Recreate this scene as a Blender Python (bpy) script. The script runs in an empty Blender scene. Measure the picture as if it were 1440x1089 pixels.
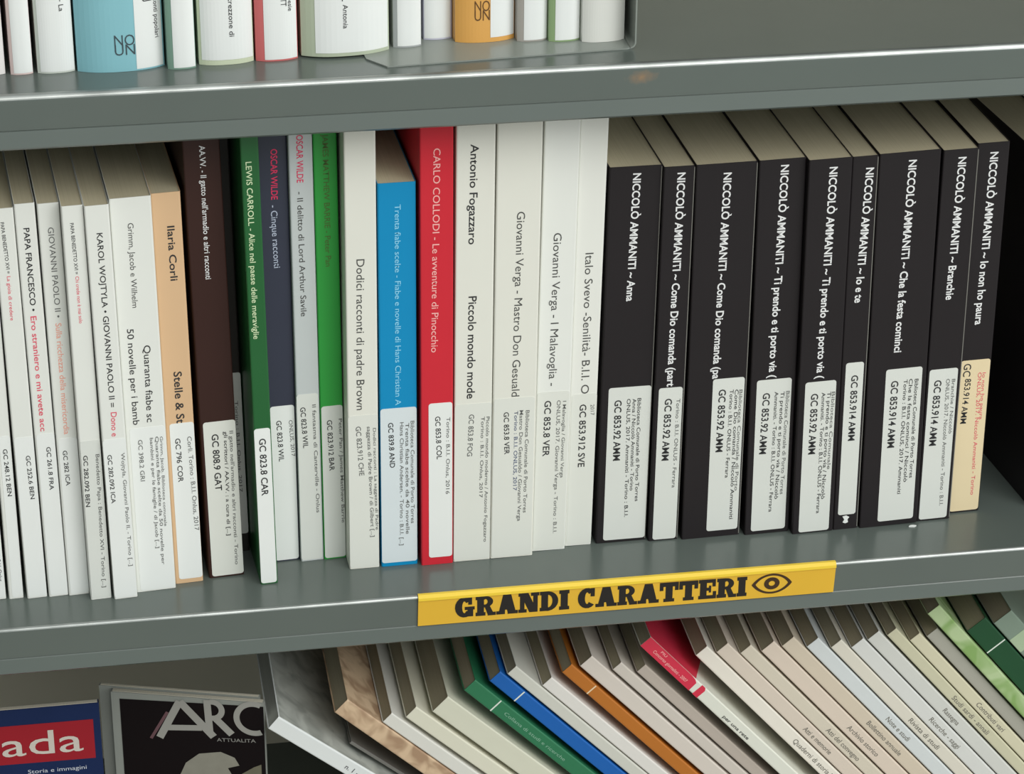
import bpy, bmesh, math, random
from mathutils import Matrix, Vector
random.seed(7)
scene = bpy.context.scene
COL = scene.collection
# ------------------------------------------------------------------ camera
FPX = 3800.0                                   # focal length in pixels of the 1440 wide frame
cam_d = bpy.data.cameras.new('camera'); cam = bpy.data.objects.new('camera', cam_d); COL.objects.link(cam)
cam_d.sensor_width = 36.0; cam_d.lens = FPX / 1440.0 * 36.0; cam_d.clip_start = .05
YAW, PITCH, ROLL = math.radians(9.8), math.radians(27.2), math.radians(.55)
fw = Vector((math.sin(YAW)*math.cos(PITCH), math.cos(YAW)*math.cos(PITCH), -math.sin(PITCH)))
r0 = Vector((math.cos(YAW), -math.sin(YAW), 0)); u0 = r0.cross(fw)
rt = r0*math.cos(ROLL) + u0*math.sin(ROLL); up = u0*math.cos(ROLL) - r0*math.sin(ROLL)
m = Matrix((rt, up, -fw)).transposed().to_4x4(); m.translation = Vector((0, -1.3124, .8155))
cam.matrix_world = m; scene.camera = cam
# ------------------------------------------------------------------ light
wd = bpy.data.worlds.new('world'); scene.world = wd; wd.use_nodes = True
bg = wd.node_tree.nodes['Background']; bg.inputs[0].default_value = (.93, 1.0, .98, 1); bg.inputs[1].default_value = 1.0
# the room is brighter towards its windows (front right, above) than towards the dim left
_n = wd.node_tree.nodes; _l = wd.node_tree.links
_tc = _n.new('ShaderNodeTexCoord'); _dp = _n.new('ShaderNodeVectorMath'); _dp.operation = 'DOT_PRODUCT'; _dp.inputs[1].default_value = (.62, -.55, .56)
_mr = _n.new('ShaderNodeMapRange'); _mr.interpolation_type = 'SMOOTHSTEP'
_mr.inputs['From Min'].default_value = -.3; _mr.inputs['From Max'].default_value = .95; _mr.inputs['To Min'].default_value = .05; _mr.inputs['To Max'].default_value = 1.0
_l.new(_tc.outputs['Generated'], _dp.inputs[0]); _l.new(_dp.outputs['Value'], _mr.inputs['Value']); _l.new(_mr.outputs[0], bg.inputs[1])
def area(name, loc, target, sx, sy, energy, color):
    l = bpy.data.lights.new(name, 'AREA'); l.shape = 'RECTANGLE'; l.size = sx; l.size_y = sy; l.energy = energy; l.color = color
    o = bpy.data.objects.new(name, l); COL.objects.link(o); o.location = loc
    o.rotation_euler = (Vector(target) - Vector(loc)).to_track_quat('-Z', 'Y').to_euler(); return o
area('ceiling_light', (1.1, -1.9, 1.9), (.25, 0, .1), 2.4, 1.3, 44, (1, .985, .95))
area('window_light', (2.5, -2.0, .9), (.3, 0, .05), 1.8, 1.8, 18, (.97, .99, 1))
vs = scene.view_settings; vs.view_transform = 'Standard'; vs.look = 'None'; vs.gamma = 1.0; vs.use_curve_mapping = False; vs.exposure = -0.12
# ------------------------------------------------------------------ materials
def lin(h):
    h = h.lstrip('#'); o = []
    for i in (0, 2, 4):
        c = int(h[i:i+2], 16)/255.0; o.append(c/12.92 if c <= .04045 else ((c+.055)/1.055)**2.4)
    return (o[0], o[1], o[2], 1)
MATS = {}
def mat(hexc, rough=.5, var=.06, scale=60.0, spec=.5):
    """plain surface with a faint procedural mottling"""
    key = (hexc, rough, var, scale, spec)
    if key in MATS: return MATS[key]
    mm = bpy.data.materials.new('surface_' + hexc.strip('#')); mm.use_nodes = True
    nt = mm.node_tree; b = nt.nodes['Principled BSDF']; b.inputs['Roughness'].default_value = rough
    b.inputs['Specular IOR Level'].default_value = spec
    c = lin(hexc)
    tc = nt.nodes.new('ShaderNodeTexCoord'); n = nt.nodes.new('ShaderNodeTexNoise'); n.inputs['Scale'].default_value = scale; n.inputs['Detail'].default_value = 4
    mx = nt.nodes.new('ShaderNodeMix'); mx.data_type = 'RGBA'
    mx.inputs[6].default_value = tuple(x*(1-var) for x in c[:3]) + (1,); mx.inputs[7].default_value = tuple(min(1, x*(1+var)) for x in c[:3]) + (1,)
    nt.links.new(tc.outputs['Object'], n.inputs['Vector']); nt.links.new(n.outputs['Fac'], mx.inputs[0]); nt.links.new(mx.outputs[2], b.inputs['Base Color'])
    MATS[key] = mm; return mm
def page_mat(hexa, hexb):
    """edges of many leaves: fine streaks across the thickness of the block"""
    key = ('page', hexa, hexb)
    if key in MATS: return MATS[key]
    mm = bpy.data.materials.new('page_edges'); mm.use_nodes = True; nt = mm.node_tree; b = nt.nodes['Principled BSDF']; b.inputs['Roughness'].default_value = .85
    b.inputs['Specular IOR Level'].default_value = .1
    tc = nt.nodes.new('ShaderNodeTexCoord'); mp = nt.nodes.new('ShaderNodeMapping'); mp.inputs['Scale'].default_value = (1800, 8, 8)
    n = nt.nodes.new('ShaderNodeTexNoise'); n.inputs['Scale'].default_value = 1; n.inputs['Detail'].default_value = 3
    mx = nt.nodes.new('ShaderNodeMix'); mx.data_type = 'RGBA'; mx.inputs[6].default_value = lin(hexa); mx.inputs[7].default_value = lin(hexb)
    nt.links.new(tc.outputs['Object'], mp.inputs['Vector']); nt.links.new(mp.outputs['Vector'], n.inputs['Vector']); nt.links.new(n.outputs['Fac'], mx.inputs[0]); nt.links.new(mx.outputs[2], b.inputs['Base Color'])
    MATS[key] = mm; return mm
def patch_mat(name, hexa, hexb, scale, lo, hi, rough=.5):
    """two colours in irregular patches (marbled paper, printed foliage)"""
    mm = bpy.data.materials.new(name); mm.use_nodes = True; nt = mm.node_tree; b = nt.nodes['Principled BSDF']; b.inputs['Roughness'].default_value = rough
    tc = nt.nodes.new('ShaderNodeTexCoord'); n = nt.nodes.new('ShaderNodeTexNoise'); n.inputs['Scale'].default_value = scale; n.inputs['Detail'].default_value = 2; n.inputs['Distortion'].default_value = .8
    rp = nt.nodes.new('ShaderNodeValToRGB'); rp.color_ramp.elements[0].position = lo; rp.color_ramp.elements[1].position = hi
    rp.color_ramp.elements[0].color = lin(hexa); rp.color_ramp.elements[1].color = lin(hexb)
    nt.links.new(tc.outputs['Object'], n.inputs['Vector']); nt.links.new(n.outputs['Fac'], rp.inputs[0]); nt.links.new(rp.outputs[0], b.inputs['Base Color'])
    return mm
def steel_mat():
    """grey stove enamel with a faint orange peel and one rust stain on the upper shelf edge"""
    mm = bpy.data.materials.new('grey_enamel'); mm.use_nodes = True; nt = mm.node_tree; b = nt.nodes['Principled BSDF']
    b.inputs['Roughness'].default_value = .24; b.inputs['Specular IOR Level'].default_value = .6
    tc = nt.nodes.new('ShaderNodeTexCoord'); n = nt.nodes.new('ShaderNodeTexNoise'); n.inputs['Scale'].default_value = 14; n.inputs['Detail'].default_value = 5
    mx = nt.nodes.new('ShaderNodeMix'); mx.data_type = 'RGBA'; mx.inputs[6].default_value = lin('#5a625e'); mx.inputs[7].default_value = lin('#626a65')
    nt.links.new(tc.outputs['Object'], n.inputs['Vector']); nt.links.new(n.outputs['Fac'], mx.inputs[0])
    mp = nt.nodes.new('ShaderNodeMapping'); mp.inputs['Location'].default_value = (-.2945, 0, -.3098); mp.inputs['Scale'].default_value = (1, 1, 2.2)
    sub = nt.nodes.new('ShaderNodeVectorMath'); sub.operation = 'SUBTRACT'; sub.inputs[1].default_value = (.2945, 0, .3098)
    mul = nt.nodes.new('ShaderNodeVectorMath'); mul.operation = 'MULTIPLY'; mul.inputs[1].default_value = (1, 1, 2.0)
    ln = nt.nodes.new('ShaderNodeVectorMath'); ln.operation = 'LENGTH'
    n2 = nt.nodes.new('ShaderNodeTexNoise'); n2.inputs['Scale'].default_value = 220; n2.inputs['Detail'].default_value = 3
    ad = nt.nodes.new('ShaderNodeMath'); ad.operation = 'MULTIPLY_ADD'; ad.inputs[1].default_value = .012
    rp = nt.nodes.new('ShaderNodeMapRange'); rp.inputs['From Min'].default_value = .005; rp.inputs['From Max'].default_value = .0145; rp.inputs['To Min'].default_value = .75; rp.inputs['To Max'].default_value = 0
    m2 = nt.nodes.new('ShaderNodeMix'); m2.data_type = 'RGBA'; m2.inputs[7].default_value = lin('#9c7a58')
    L = nt.links.new
    L(tc.outputs['Object'], sub.inputs[0]); L(sub.outputs[0], mul.inputs[0]); L(mul.outputs[0], ln.inputs[0]); L(tc.outputs['Object'], n2.inputs['Vector'])
    L(n2.outputs['Fac'], ad.inputs[0]); L(ln.outputs['Value'], ad.inputs[2]); L(ad.outputs[0], rp.inputs['Value']); L(rp.outputs[0], m2.inputs[0]); L(mx.outputs[2], m2.inputs[6])
    L(m2.outputs[2], b.inputs['Base Color']); return mm
STEEL = steel_mat()
PAGES = page_mat('#dcd2b6', '#c2b798')
PAGES_SHADED = page_mat('#aaa18a', '#8e856f')  # lower row pages, shade under the shelf put into a darker colour
PAGES_COOL = page_mat('#c2c4bd', '#a6a8a1')
PAGES_NEW = page_mat('#dcd6c6', '#bdb6a4')
INK = {'k': '#2b2b2d', 'd': '#4a4a48', 'g': '#6a6b69', 'r': '#e0566a', 'o': '#eda28e', 'w': '#e6e6e6', 'y': '#d2e2b8', 'p': '#e0305e', 'v': '#b8c0d4',
       'm': '#4b6a2c', 'c': '#8fd4f0', 'q': '#f4b3ae', 'n': '#55607e'}
def ink(k): return mat(INK.get(k, k), .6, .03)
# ------------------------------------------------------------------ mesh helpers
def link(name, bm, material, parent=None, smooth=False):
    me = bpy.data.meshes.new(name); bmesh.ops.recalc_face_normals(bm, faces=bm.faces); bm.to_mesh(me); bm.free()
    if smooth:
        for p in me.polygons: p.use_smooth = True
    o = bpy.data.objects.new(name, me); COL.objects.link(o); me.materials.append(material)
    if parent is not None: o.parent = parent
    return o
def tag(o, label, cat, group=None):
    o['label'] = label; o['category'] = cat
    if group: o['group'] = group
    return o
def thing(name, loc, rot, label, cat, group=None):
    o = bpy.data.objects.new(name, None); COL.objects.link(o); o.location = loc; o.rotation_euler = rot; o.empty_display_size = .02
    return tag(o, label, cat, group)
def extrude(bm, pts, vec):
    """closed prism from a 3D outline"""
    a = [bm.verts.new(p) for p in pts]; b = [bm.verts.new(Vector(p) + Vector(vec)) for p in pts]
    bm.faces.new(a); bm.faces.new(list(reversed(b)))
    n = len(a)
    for i in range(n): bm.faces.new((a[i], a[(i+1) % n], b[(i+1) % n], b[i]))
def box(bm, x0, x1, y0, y1, z0, z1):
    extrude(bm, [(x0, y0, z0), (x1, y0, z0), (x1, y1, z0), (x0, y1, z0)], (0, 0, z1-z0))
def text_mesh(s, bold):
    cu = bpy.data.curves.new('t', 'FONT'); cu.body = s; cu.size = 1.0; cu.resolution_u = 3; cu.offset = .022*bold
    o = bpy.data.objects.new('t', cu); COL.objects.link(o)
    bpy.context.view_layer.update()
    me = bpy.data.meshes.new_from_object(o.evaluated_get(bpy.context.evaluated_depsgraph_get()))
    bpy.data.objects.remove(o); bpy.data.curves.remove(cu); return me
_h = text_mesh('H', 0); CAP = max(v.co.y for v in _h.vertices)
def lettering(name, s, a, b, cap, key, bold, parent, front, e=.00025):
    """flat letters printed on a spine: running from a to b (local u, v), cap height cap; front(u) = depth of the surface"""
    me = text_mesh(s, bold); xs = [v.co.x for v in me.vertices]
    x0, x1 = min(xs), max(xs); L = math.hypot(b[0]-a[0], b[1]-a[1]); d = ((b[0]-a[0])/L, (b[1]-a[1])/L); n = (-d[1], d[0])
    for v in me.vertices:
        p = (v.co.x-x0)/(x1-x0)*L; q = (v.co.y/CAP-.5)*cap
        u = a[0]+d[0]*p+n[0]*q; w = a[1]+d[1]*p+n[1]*q
        v.co = (u, front(u)-e, w)
    me.name = name; o = bpy.data.objects.new(name, me); COL.objects.link(o); me.materials.append(ink(key)); o.parent = parent; return o
# ------------------------------------------------------------------ books
def profile(t, bulge):
    """outline of the spine seen from above, left to right"""
    if bulge:
        n = 18; return [(-t/2 + t*i/n, -bulge*(1-abs(2*i/n-1)**2.6)) for i in range(n+1)]
    r = min(.0009, t*.15); o = []
    for k in range(4): o.append((-t/2+r-r*math.cos(k*math.pi/6), r-r*math.sin(k*math.pi/6)))
    return o + [(-x, y) for x, y in reversed(o)]
def make_book(label, group, x, y, z, psi, lam, t, h, depth, cover, pages, bulge=0, board=.0003, pivot=0, inset=.0012):
    rot = (Matrix.Rotation(psi, 3, 'Z') @ Matrix.Rotation(lam, 3, 'Y'))
    off = rot @ Vector((pivot, 0, 0))
    root = thing('book', Vector((x, y, z)) + off, rot.to_euler(), label, 'book', group)
    out = profile(t, bulge); out = [(-t/2, depth)] + out + [(t/2, depth)]
    inn = [(max(-t/2+board, min(t/2-board, px)), py if py == depth else py+board) for px, py in out]
    bm = bmesh.new()
    lo = [(bm.verts.new((a[0], a[1], 0)), bm.verts.new((b[0], b[1], 0))) for a, b in zip(out, inn)]
    hi = [(bm.verts.new((a[0], a[1], h)), bm.verts.new((b[0], b[1], h))) for a, b in zip(out, inn)]
    for i in range(len(out)-1):
        bm.faces.new((lo[i][0], lo[i+1][0], hi[i+1][0], hi[i][0])); bm.faces.new((lo[i][1], hi[i][1], hi[i+1][1], lo[i+1][1]))
        for s in (lo, hi):
            f = (s[i][0], s[i+1][0], s[i+1][1], s[i][1])
            if (f[2].co-f[3].co).length > 1e-7: bm.faces.new(f)
            else: bm.faces.new((f[0], f[1], f[2]))
    for j in (0, -1): bm.faces.new((lo[j][0], hi[j][0], hi[j][1], lo[j][1]))
    bmesh.ops.remove_doubles(bm, verts=bm.verts, dist=1e-7)
    link('cover', bm, cover, root)
    bm = bmesh.new(); box(bm, -t/2+board+.00005, t/2-board-.00005, board+.0003, depth-.002, .0012, h-inset)
    link('page_block', bm, pages, root)
    front = (lambda u: -bulge*(1-min(1, abs(2*u/t))**2.6)) if bulge else (lambda u: 0.0)
    return root, front
def sticker(name, root, front, u0, u1, v0, v1, material, bulge=0, r=.0016, e=.00018):
    bm = bmesh.new()
    if not bulge:
        r = min(r, (u1-u0)*.25); pts = []
        for cx, cz, a0 in ((u1-r, v1-r, 0), (u0+r, v1-r, 90), (u0+r, v0+r, 180), (u1-r, v0+r, 270)):
            for k in range(5):
                a = math.radians(a0+22.5*k); pts.append((cx+r*math.cos(a), 0, cz+r*math.sin(a)))
        extrude(bm, pts, (0, -e, 0))
    else:
        n = 14; us = [u0+(u1-u0)*i/n for i in range(n+1)]
        rows = [[bm.verts.new((u, front(u)-d, v)) for u in us] for v, d in ((v0, 0), (v0, e), (v1, e), (v1, 0))]
        for k in range(3):
            for i in range(n): bm.faces.new((rows[k][i], rows[k][i+1], rows[k+1][i+1], rows[k+1][i]))
    return link(name, bm, material, root)
# measured sizes and stands of the books: x, y, z, turn, lean, thickness, height, sticker (u0, u1, v0, v1), lettering
MID = {'B1': (-0.0537, 0.0328, 1e-05, 0.0698, 0.0027, 0.0082, 0.2433, (-0.0022, 0.0039, 0.0009, 0.105), [('GC 248.12 BEN', 0.0006, 0.097, 0.0012, 0.067, 0.00235, 'k', 0.4)]),
 'B2': (-0.0419, 0.0318, 3e-05, 0.0698, -0.0046, 0.0112, 0.2421, (-0.0051, 0.0054, 0.0008, 0.1041),
        [('PAPA BENEDETTO XVI =', -0.0009, 0.2341, 0.0001, 0.2041, 0.00187, 'k', 0.3), ('La gioia di credere', -0.0, 0.2024, -0.0002, 0.1761, 0.00189, 'r', 0.2),
         ('GC 252.6 BEN', 0.0017, 0.0924, 0.0023, 0.0646, 0.00236, 'k', 0.4)]),
 'B3': (-0.0298, 0.0319, 4e-05, 0.0698, -0.0076, 0.011, 0.2442, (-0.0046, 0.0053, 0.0008, 0.1054),
        [('PAPA FRANCESCO •', 0.0001, 0.23, -0.0, 0.1808, 0.00302, 'k', 0.6), ('Ero straniero e mi avete acc', -0.0003, 0.1778, -0.0004, 0.107, 0.00309, 'r', 0.5),
         ('GC 261.8 FRA', 0.0015, 0.0969, 0.0014, 0.0696, 0.00236, 'k', 0.4)]),
 'B4': (-0.0182, 0.0317, 2e-05, 0.0698, -0.0043, 0.0117, 0.2437, (-0.0048, 0.0056, 0.0008, 0.1019),
        [('GIOVANNI PAOLO II •', 0.0005, 0.2296, 0.0008, 0.1761, 0.00304, 'g', 0.2),
         ('Sulla ricchezza della misericordia', 0.0005, 0.1727, 0.0003, 0.1042, 0.0031, 'o', 0.2), ('GC 282 ICA', -0.0016, 0.0941, -0.0012, 0.0718, 0.00237, 'k', 0.4)]),
 'B5': (-0.0059, 0.025, 2e-05, 0.0698, -0.0032, 0.0117, 0.2443, (-0.0053, 0.0057, 0.0008, 0.1027),
        [('PAPA BENEDETTO XVI =', -0.0007, 0.2343, -0.0001, 0.2043, 0.00188, 'k', 0.3), ('Chi crede non è mai solo', -0.0, 0.203, 0.0002, 0.175, 0.0019, 'r', 0.2),
         ('GC 282.092 BEN', -0.0029, 0.0937, -0.0035, 0.061, 0.00237, 'k', 0.5),
         ('Benedetto Papa : Benedetto XVI - Torino [...]', 0.0038, 0.0938, 0.0022, 0.0075, 0.00199, 'g', 0.3)]),
 'B6': (0.0081, 0.0236, 5e-05, 0.0698, -0.0082, 0.0132, 0.2443, (-0.0064, 0.0064, 0.0008, 0.1034),
        [('KAROL WOJTYLA • GIOVANNI PAOLO II =', 0.0006, 0.2282, 0.0005, 0.1233, 0.00307, 'k', 0.4), ('Dono e', 0.0009, 0.1201, 0.0005, 0.105, 0.00314, 'r', 0.4),
         ('GC 282.092 ICA', -0.0032, 0.0938, -0.0029, 0.0629, 0.00237, 'k', 0.4),
         ('Wojtyla, Giovanni Paolo II. - Torino [...]', 0.0042, 0.0942, 0.0042, 0.021, 0.002, 'g', 0.2)]),
 'B7': (0.0257, 0.0296, 7e-05, 0.0698, -0.0066, 0.0224, 0.2452, (-0.009, 0.0105, 0.0008, 0.1061),
        [('Grimm, Jacob e Wilhelm', -0.0006, 0.2303, -0.0011, 0.1801, 0.00306, 'd', 0.0), ('50 novelle per i bamb', -0.0047, 0.1676, -0.0049, 0.1083, 0.00352, 'k', 0.2),
         ('Quaranta fiabe sc', 0.0038, 0.1567, 0.0029, 0.1091, 0.00373, 'k', 0.2), ('GC 398.2 GRI', -0.0035, 0.0987, -0.0035, 0.0723, 0.00239, 'g', 0.3),
         ('bambini e per le famiglie / di Jacob [...]', 0.0029, 0.0992, 0.0023, 0.0279, 0.00181, 'g', 0.3),
         ('Quaranta fiabe scelte da 50 novelle per', 0.0059, 0.0997, 0.0049, 0.0167, 0.00181, 'g', 0.3),
         ('Grimm, Jacob. Biblioteca comunale', 0.0084, 0.0994, 0.0076, 0.0417, 0.00161, 'g', 0.2)]),
 'B8': (0.0449, 0.0353, 5e-05, 0.0698, -0.0072, 0.016, 0.2444, (-0.0058, 0.0078, 0.0028, 0.1043),
        [('Ilaria Corli', 0.0018, 0.2247, 0.0019, 0.1921, 0.00386, 'k', 0.6), ('Stelle & St', 0.0006, 0.1366, 0.0006, 0.104, 0.00437, 'k', 0.6),
         ('GC 796 COR', -0.0017, 0.0948, -0.0013, 0.0668, 0.00282, 'k', 0.4),
         ('Corli. Torino : B.I.I. Onlus, 2017', 0.0049, 0.0953, 0.0061, 0.0341, 0.00243, 'g', 0.2)]),
 'B9': (0.0667, 0.0387, 0.00012, 0.0698, -0.0119, 0.0202, 0.286, (-0.0084, 0.0099, 0.001, 0.1019),
        [("AA.VV. - Il gatto nell'armadio e altri racconti", 0.0005, 0.2689, -0.0003, 0.1902, 0.00309, 'w', 0.3),
         ('GC 808.9 GAT', -0.002, 0.094, -0.0017, 0.0575, 0.00366, 'k', 0.6),
         ('gli scrittori / AA.VV. : a cura di [...]', 0.0041, 0.095, 0.0026, 0.0273, 0.00204, 'k', 0.3),
         ("Il gatto nell'armadio e altri racconti - Torino", 0.0073, 0.095, 0.0062, 0.0073, 0.00205, 'g', 0.3)]),
 'B11': (0.0904, 0.0268, 3e-05, 0.0698, -0.0074, 0.0099, 0.286, (-0.0048, 0.0043, 0.0008, 0.1018),
         [('LEWIS CARROLL - Alice nel paese delle meraviglie', -0.0008, 0.263, -0.001, 0.1578, 0.00311, 'y', 0.3),
          ('GC 823.8 CAR', -0.0003, 0.0954, -0.0002, 0.0587, 0.00366, 'k', 0.6)]),
 'B12': (0.1022, 0.0512, 0.0, 0.0698, 0.0001, 0.0165, 0.286, (-0.0062, 0.0076, 0.0008, 0.1024),
         [('OSCAR WILDE', 0.001, 0.2595, 0.0004, 0.2298, 0.00352, 'p', 0.5), ('- Cinque racconti', -0.0001, 0.2265, 0.0007, 0.1887, 0.00357, 'v', 0.1),
          ('GC 823.8 WIL', -0.0015, 0.0931, -0.0006, 0.0667, 0.00289, 'k', 0.4), ('ONLUS, 2017', 0.0053, 0.0928, 0.0063, 0.0691, 0.00207, 'g', 0.2)]),
 'B13': (0.1176, 0.0493, 0.0, 0.0698, -0.0004, 0.0133, 0.286, (-0.0065, 0.0058, 0.0008, 0.1099),
         [('OSCAR WILDE', -0.0003, 0.2677, -0.0007, 0.2398, 0.00352, 'p', 0.5),
          ('- Il delitto di Lord Arthur Savile', -0.001, 0.2344, -0.0008, 0.1589, 0.00319, 'd', 0.2),
          ('GC 823.8 WIL', -0.0031, 0.1017, -0.002, 0.0754, 0.00289, 'k', 0.4),
          ('Il fantasma di Canterville - Onlus', 0.0034, 0.1028, 0.0042, 0.0319, 0.00208, 'g', 0.3)]),
 'B14': (0.131, 0.0496, 0.0, 0.0698, -0.0003, 0.0131, 0.286, (-0.006, 0.0063, 0.0008, 0.1011),
         [('JAMES MATTHEW BARRIE - Peter Pan', 0.0002, 0.2672, 0.0003, 0.1884, 0.00317, 'm', 0.2), ('GC 823.912 BAR', -0.0015, 0.0921, -0.0006, 0.059, 0.00291, 'k', 0.4),
          ('Peter Pan / James Matthew Barrie', 0.0049, 0.0923, 0.0053, 0.0237, 0.00189, 'g', 0.3)]),
 'B15': (0.1467, 0.0358, 6e-05, 0.0262, 0.0061, 0.0175, 0.286, (-0.0085, 0.0085, 0.0008, 0.1008),
         [('Dodici racconti di padre Brown', -0.0003, 0.1978, -0.0013, 0.1043, 0.00441, 'd', 0.05),
          ('GC 823.912 CHE', -0.0028, 0.0939, -0.001, 0.0619, 0.00287, 'g', 0.4),
          ('saggezza di Padre Brown / di Gilbert [...]', 0.0033, 0.0934, 0.005, 0.0208, 0.00207, 'g', 0.3),
          ('Dodici racconti : La saggezza di Padre', 0.0065, 0.0922, 0.0076, 0.0253, 0.00165, 'g', 0.2)]),
 'B16': (0.1673, 0.0359, 3e-05, 0.0262, 0.0033, 0.0213, 0.2422, (-0.0104, 0.0104, 0.0024, 0.1039),
         [('Trenta fiabe scelte - Fiabe e novelle di Hans Christian A', 0.0005, 0.2292, -0.0001, 0.1057, 0.00321, 'c', 0.1),
          ('GC 839.8 AND', -0.0046, 0.0948, -0.0037, 0.0656, 0.00288, 'k', 0.5),
          ('Hans Christian Andersen. - Torino : B.I.I. [...]', 0.0019, 0.0946, 0.0013, 0.0136, 0.00208, 'g', 0.3),
          ('Trenta fiabe scelte da 40 novelle', 0.005, 0.0939, 0.0049, 0.0209, 0.00208, 'g', 0.3),
          ('Biblioteca Comunale di Porto Torres', 0.008, 0.095, 0.0079, 0.0278, 0.00208, 'g', 0.3)]),
 'B17': (0.1892, 0.0338, 3e-05, 0.0262, 0.0027, 0.0186, 0.286, (-0.0049, 0.0088, 0.0049, 0.1063),
         [('CARLO COLLODI - Le avventure di Pinocchio', 0.0002, 0.2618, -0.0014, 0.1386, 0.00379, 'q', 0.2),
          ('GC 853.8 COL', 0.0003, 0.0978, 0.0013, 0.0701, 0.0029, 'k', 0.4), ('Torino : B.I.I. Onlus, 2016', 0.0065, 0.0968, 0.0061, 0.0467, 0.00208, 'g', 0.2)]),
 'B18': (0.2097, 0.035, 8e-05, 0.0262, 0.0076, 0.0218, 0.286, (-0.0107, 0.0107, 0.0008, 0.1037),
         [('Antonio Fogazzaro', -0.0007, 0.2625, -0.0015, 0.203, 0.00437, 'k', 0.5), ('Piccolo mondo mode', -0.001, 0.1713, -0.0015, 0.107, 0.0045, 'k', 0.5),
          ('GC 853.8 FOG', -0.0009, 0.0969, -0.0019, 0.0698, 0.00291, 'g', 0.4), ('Torino : B.I.I. Onlus, 2017', 0.0057, 0.095, 0.005, 0.0419, 0.00188, 'g', 0.3),
          ('Piccolo mondo moderno / Antonio Fogazzaro', 0.0086, 0.0947, 0.0079, 0.012, 0.00189, 'g', 0.3)]),
 'B19': (0.2334, 0.0354, 0.00013, 0.0262, 0.01, 0.0253, 0.286, (-0.012, 0.0117, 0.0008, 0.1053),
         [('Giovanni Verga - Mastro Don Gesuald', 0.0014, 0.2207, 0.0004, 0.1061, 0.00449, 'd', 0.0),
          ('GC 853.8 VER', -0.0048, 0.0965, -0.0039, 0.0691, 0.00293, 'k', 0.4), ('Torino : B.I.I. ONLUS, 2017', 0.001, 0.0969, 0.0012, 0.0447, 0.0021, 'n', 0.3),
          ('Mastro Don Gesualdo / Giovanni Verga', 0.0041, 0.0971, 0.0041, 0.024, 0.00211, 'g', 0.3),
          ('Biblioteca Comunale di Porto Torres', 0.0077, 0.0968, 0.0074, 0.0294, 0.00211, 'g', 0.3)]),
 'B20': (0.2562, 0.0398, 0.00015, 0.0262, 0.0156, 0.0201, 0.286, (-0.0094, 0.0094, 0.0008, 0.1053),
         [('Giovanni Verga - I Malavoglia -', -0.0008, 0.2045, -0.0008, 0.109, 0.00454, 'd', 0.0), ('GC 853.8 VER', -0.0032, 0.0996, -0.0034, 0.0634, 0.00379, 'k', 0.5),
          ('ONLUS, 2017. Giovanni Verga - Torino : B.I.I.', 0.0032, 0.0995, 0.0035, 0.0113, 0.00213, 'g', 0.2),
          ('I Malavoglia / Giovanni Verga', 0.0066, 0.0988, 0.0066, 0.0484, 0.00191, 'g', 0.2)]),
 'B21': (0.2745, 0.0428, 0.00012, 0.0262, 0.0158, 0.0161, 0.286, (-0.0069, 0.0079, 0.0008, 0.1009),
         [('Italo Svevo -Senilità- B.I.I. O', -0.0, 0.1898, 0.0006, 0.1009, 0.00458, 'd', 0.0), ('GC 853.912 SVE', -0.0002, 0.0941, 0.0001, 0.0529, 0.00383, 'k', 0.5),
          ('2017', 0.0053, 0.0937, 0.0056, 0.0867, 0.00212, 'g', 0.1)]),
 'K1': (0.3005, 0.043, 0.00014, 0.0262, 0.0095, 0.0302, 0.2407, (-0.0108, 0.0145, 0.0017, 0.1032),
        [('NICCOLÒ AMMANITI ~ Anna', 0.0007, 0.2364, -0.0004, 0.158, 0.00433, 'w', 1.0), ('GC 853.92 AMM', -0.005, 0.0951, -0.0046, 0.0553, 0.00406, 'k', 0.7),
         ('ONLUS, 2017. Ammaniti - Torino : B.I.I.', 0.0013, 0.0955, 0.0026, 0.0168, 0.00215, 'k', 0.2),
         ('Anna / Niccolò Ammaniti - Torino', 0.0047, 0.0953, 0.0053, 0.0344, 0.00215, 'k', 0.2),
         ('Biblioteca Comunale di Porto Torres', 0.0076, 0.0955, 0.0087, 0.0269, 0.00215, 'k', 0.2)]),
 'K2': (0.3258, 0.041, 5e-05, 0.0262, 0.0055, 0.0179, 0.2401, (-0.0065, 0.0077, 0.0008, 0.102),
        [('NICCOLÒ AMMANITI ~ Come Dio comanda (part', 0.0011, 0.2362, 0.0004, 0.1027, 0.00439, 'w', 1.0),
         ('GC 853.92 AMM', -0.0005, 0.0949, -0.001, 0.0541, 0.00408, 'k', 0.7), ('Torino : B.I.I. ONLUS - Ferrara', 0.0054, 0.0944, 0.005, 0.0354, 0.00216, 'g', 0.2)]),
 'K3': (0.3546, 0.0403, 5e-05, 0.0262, -0.0025, 0.0354, 0.2407, (-0.0027, 0.0163, 0.0042, 0.1058),
        [('NICCOLÒ AMMANITI ~ Come Dio comanda (pa', 0.0004, 0.2349, -0.0009, 0.1061, 0.00441, 'w', 1.0),
         ('GC 853.92 AMM', 0.0032, 0.0988, 0.0028, 0.0575, 0.00411, 'k', 0.7), ('Torino : B.I.I. ONLUS - Ferrara', 0.0088, 0.0982, 0.0083, 0.0397, 0.00217, 'k', 0.2),
         ('Come Dio comanda / Niccolò Ammaniti', 0.0118, 0.098, 0.0122, 0.0112, 0.00218, 'k', 0.2),
         ('Biblioteca Comunale di Porto', 0.0143, 0.0977, 0.0144, 0.0304, 0.00196, 'g', 0.2)]),
 'K4': (0.3889, 0.0396, 0.00019, 0.0262, -0.0134, 0.0273, 0.2414, (-0.0099, 0.0111, 0.0022, 0.1034),
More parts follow.
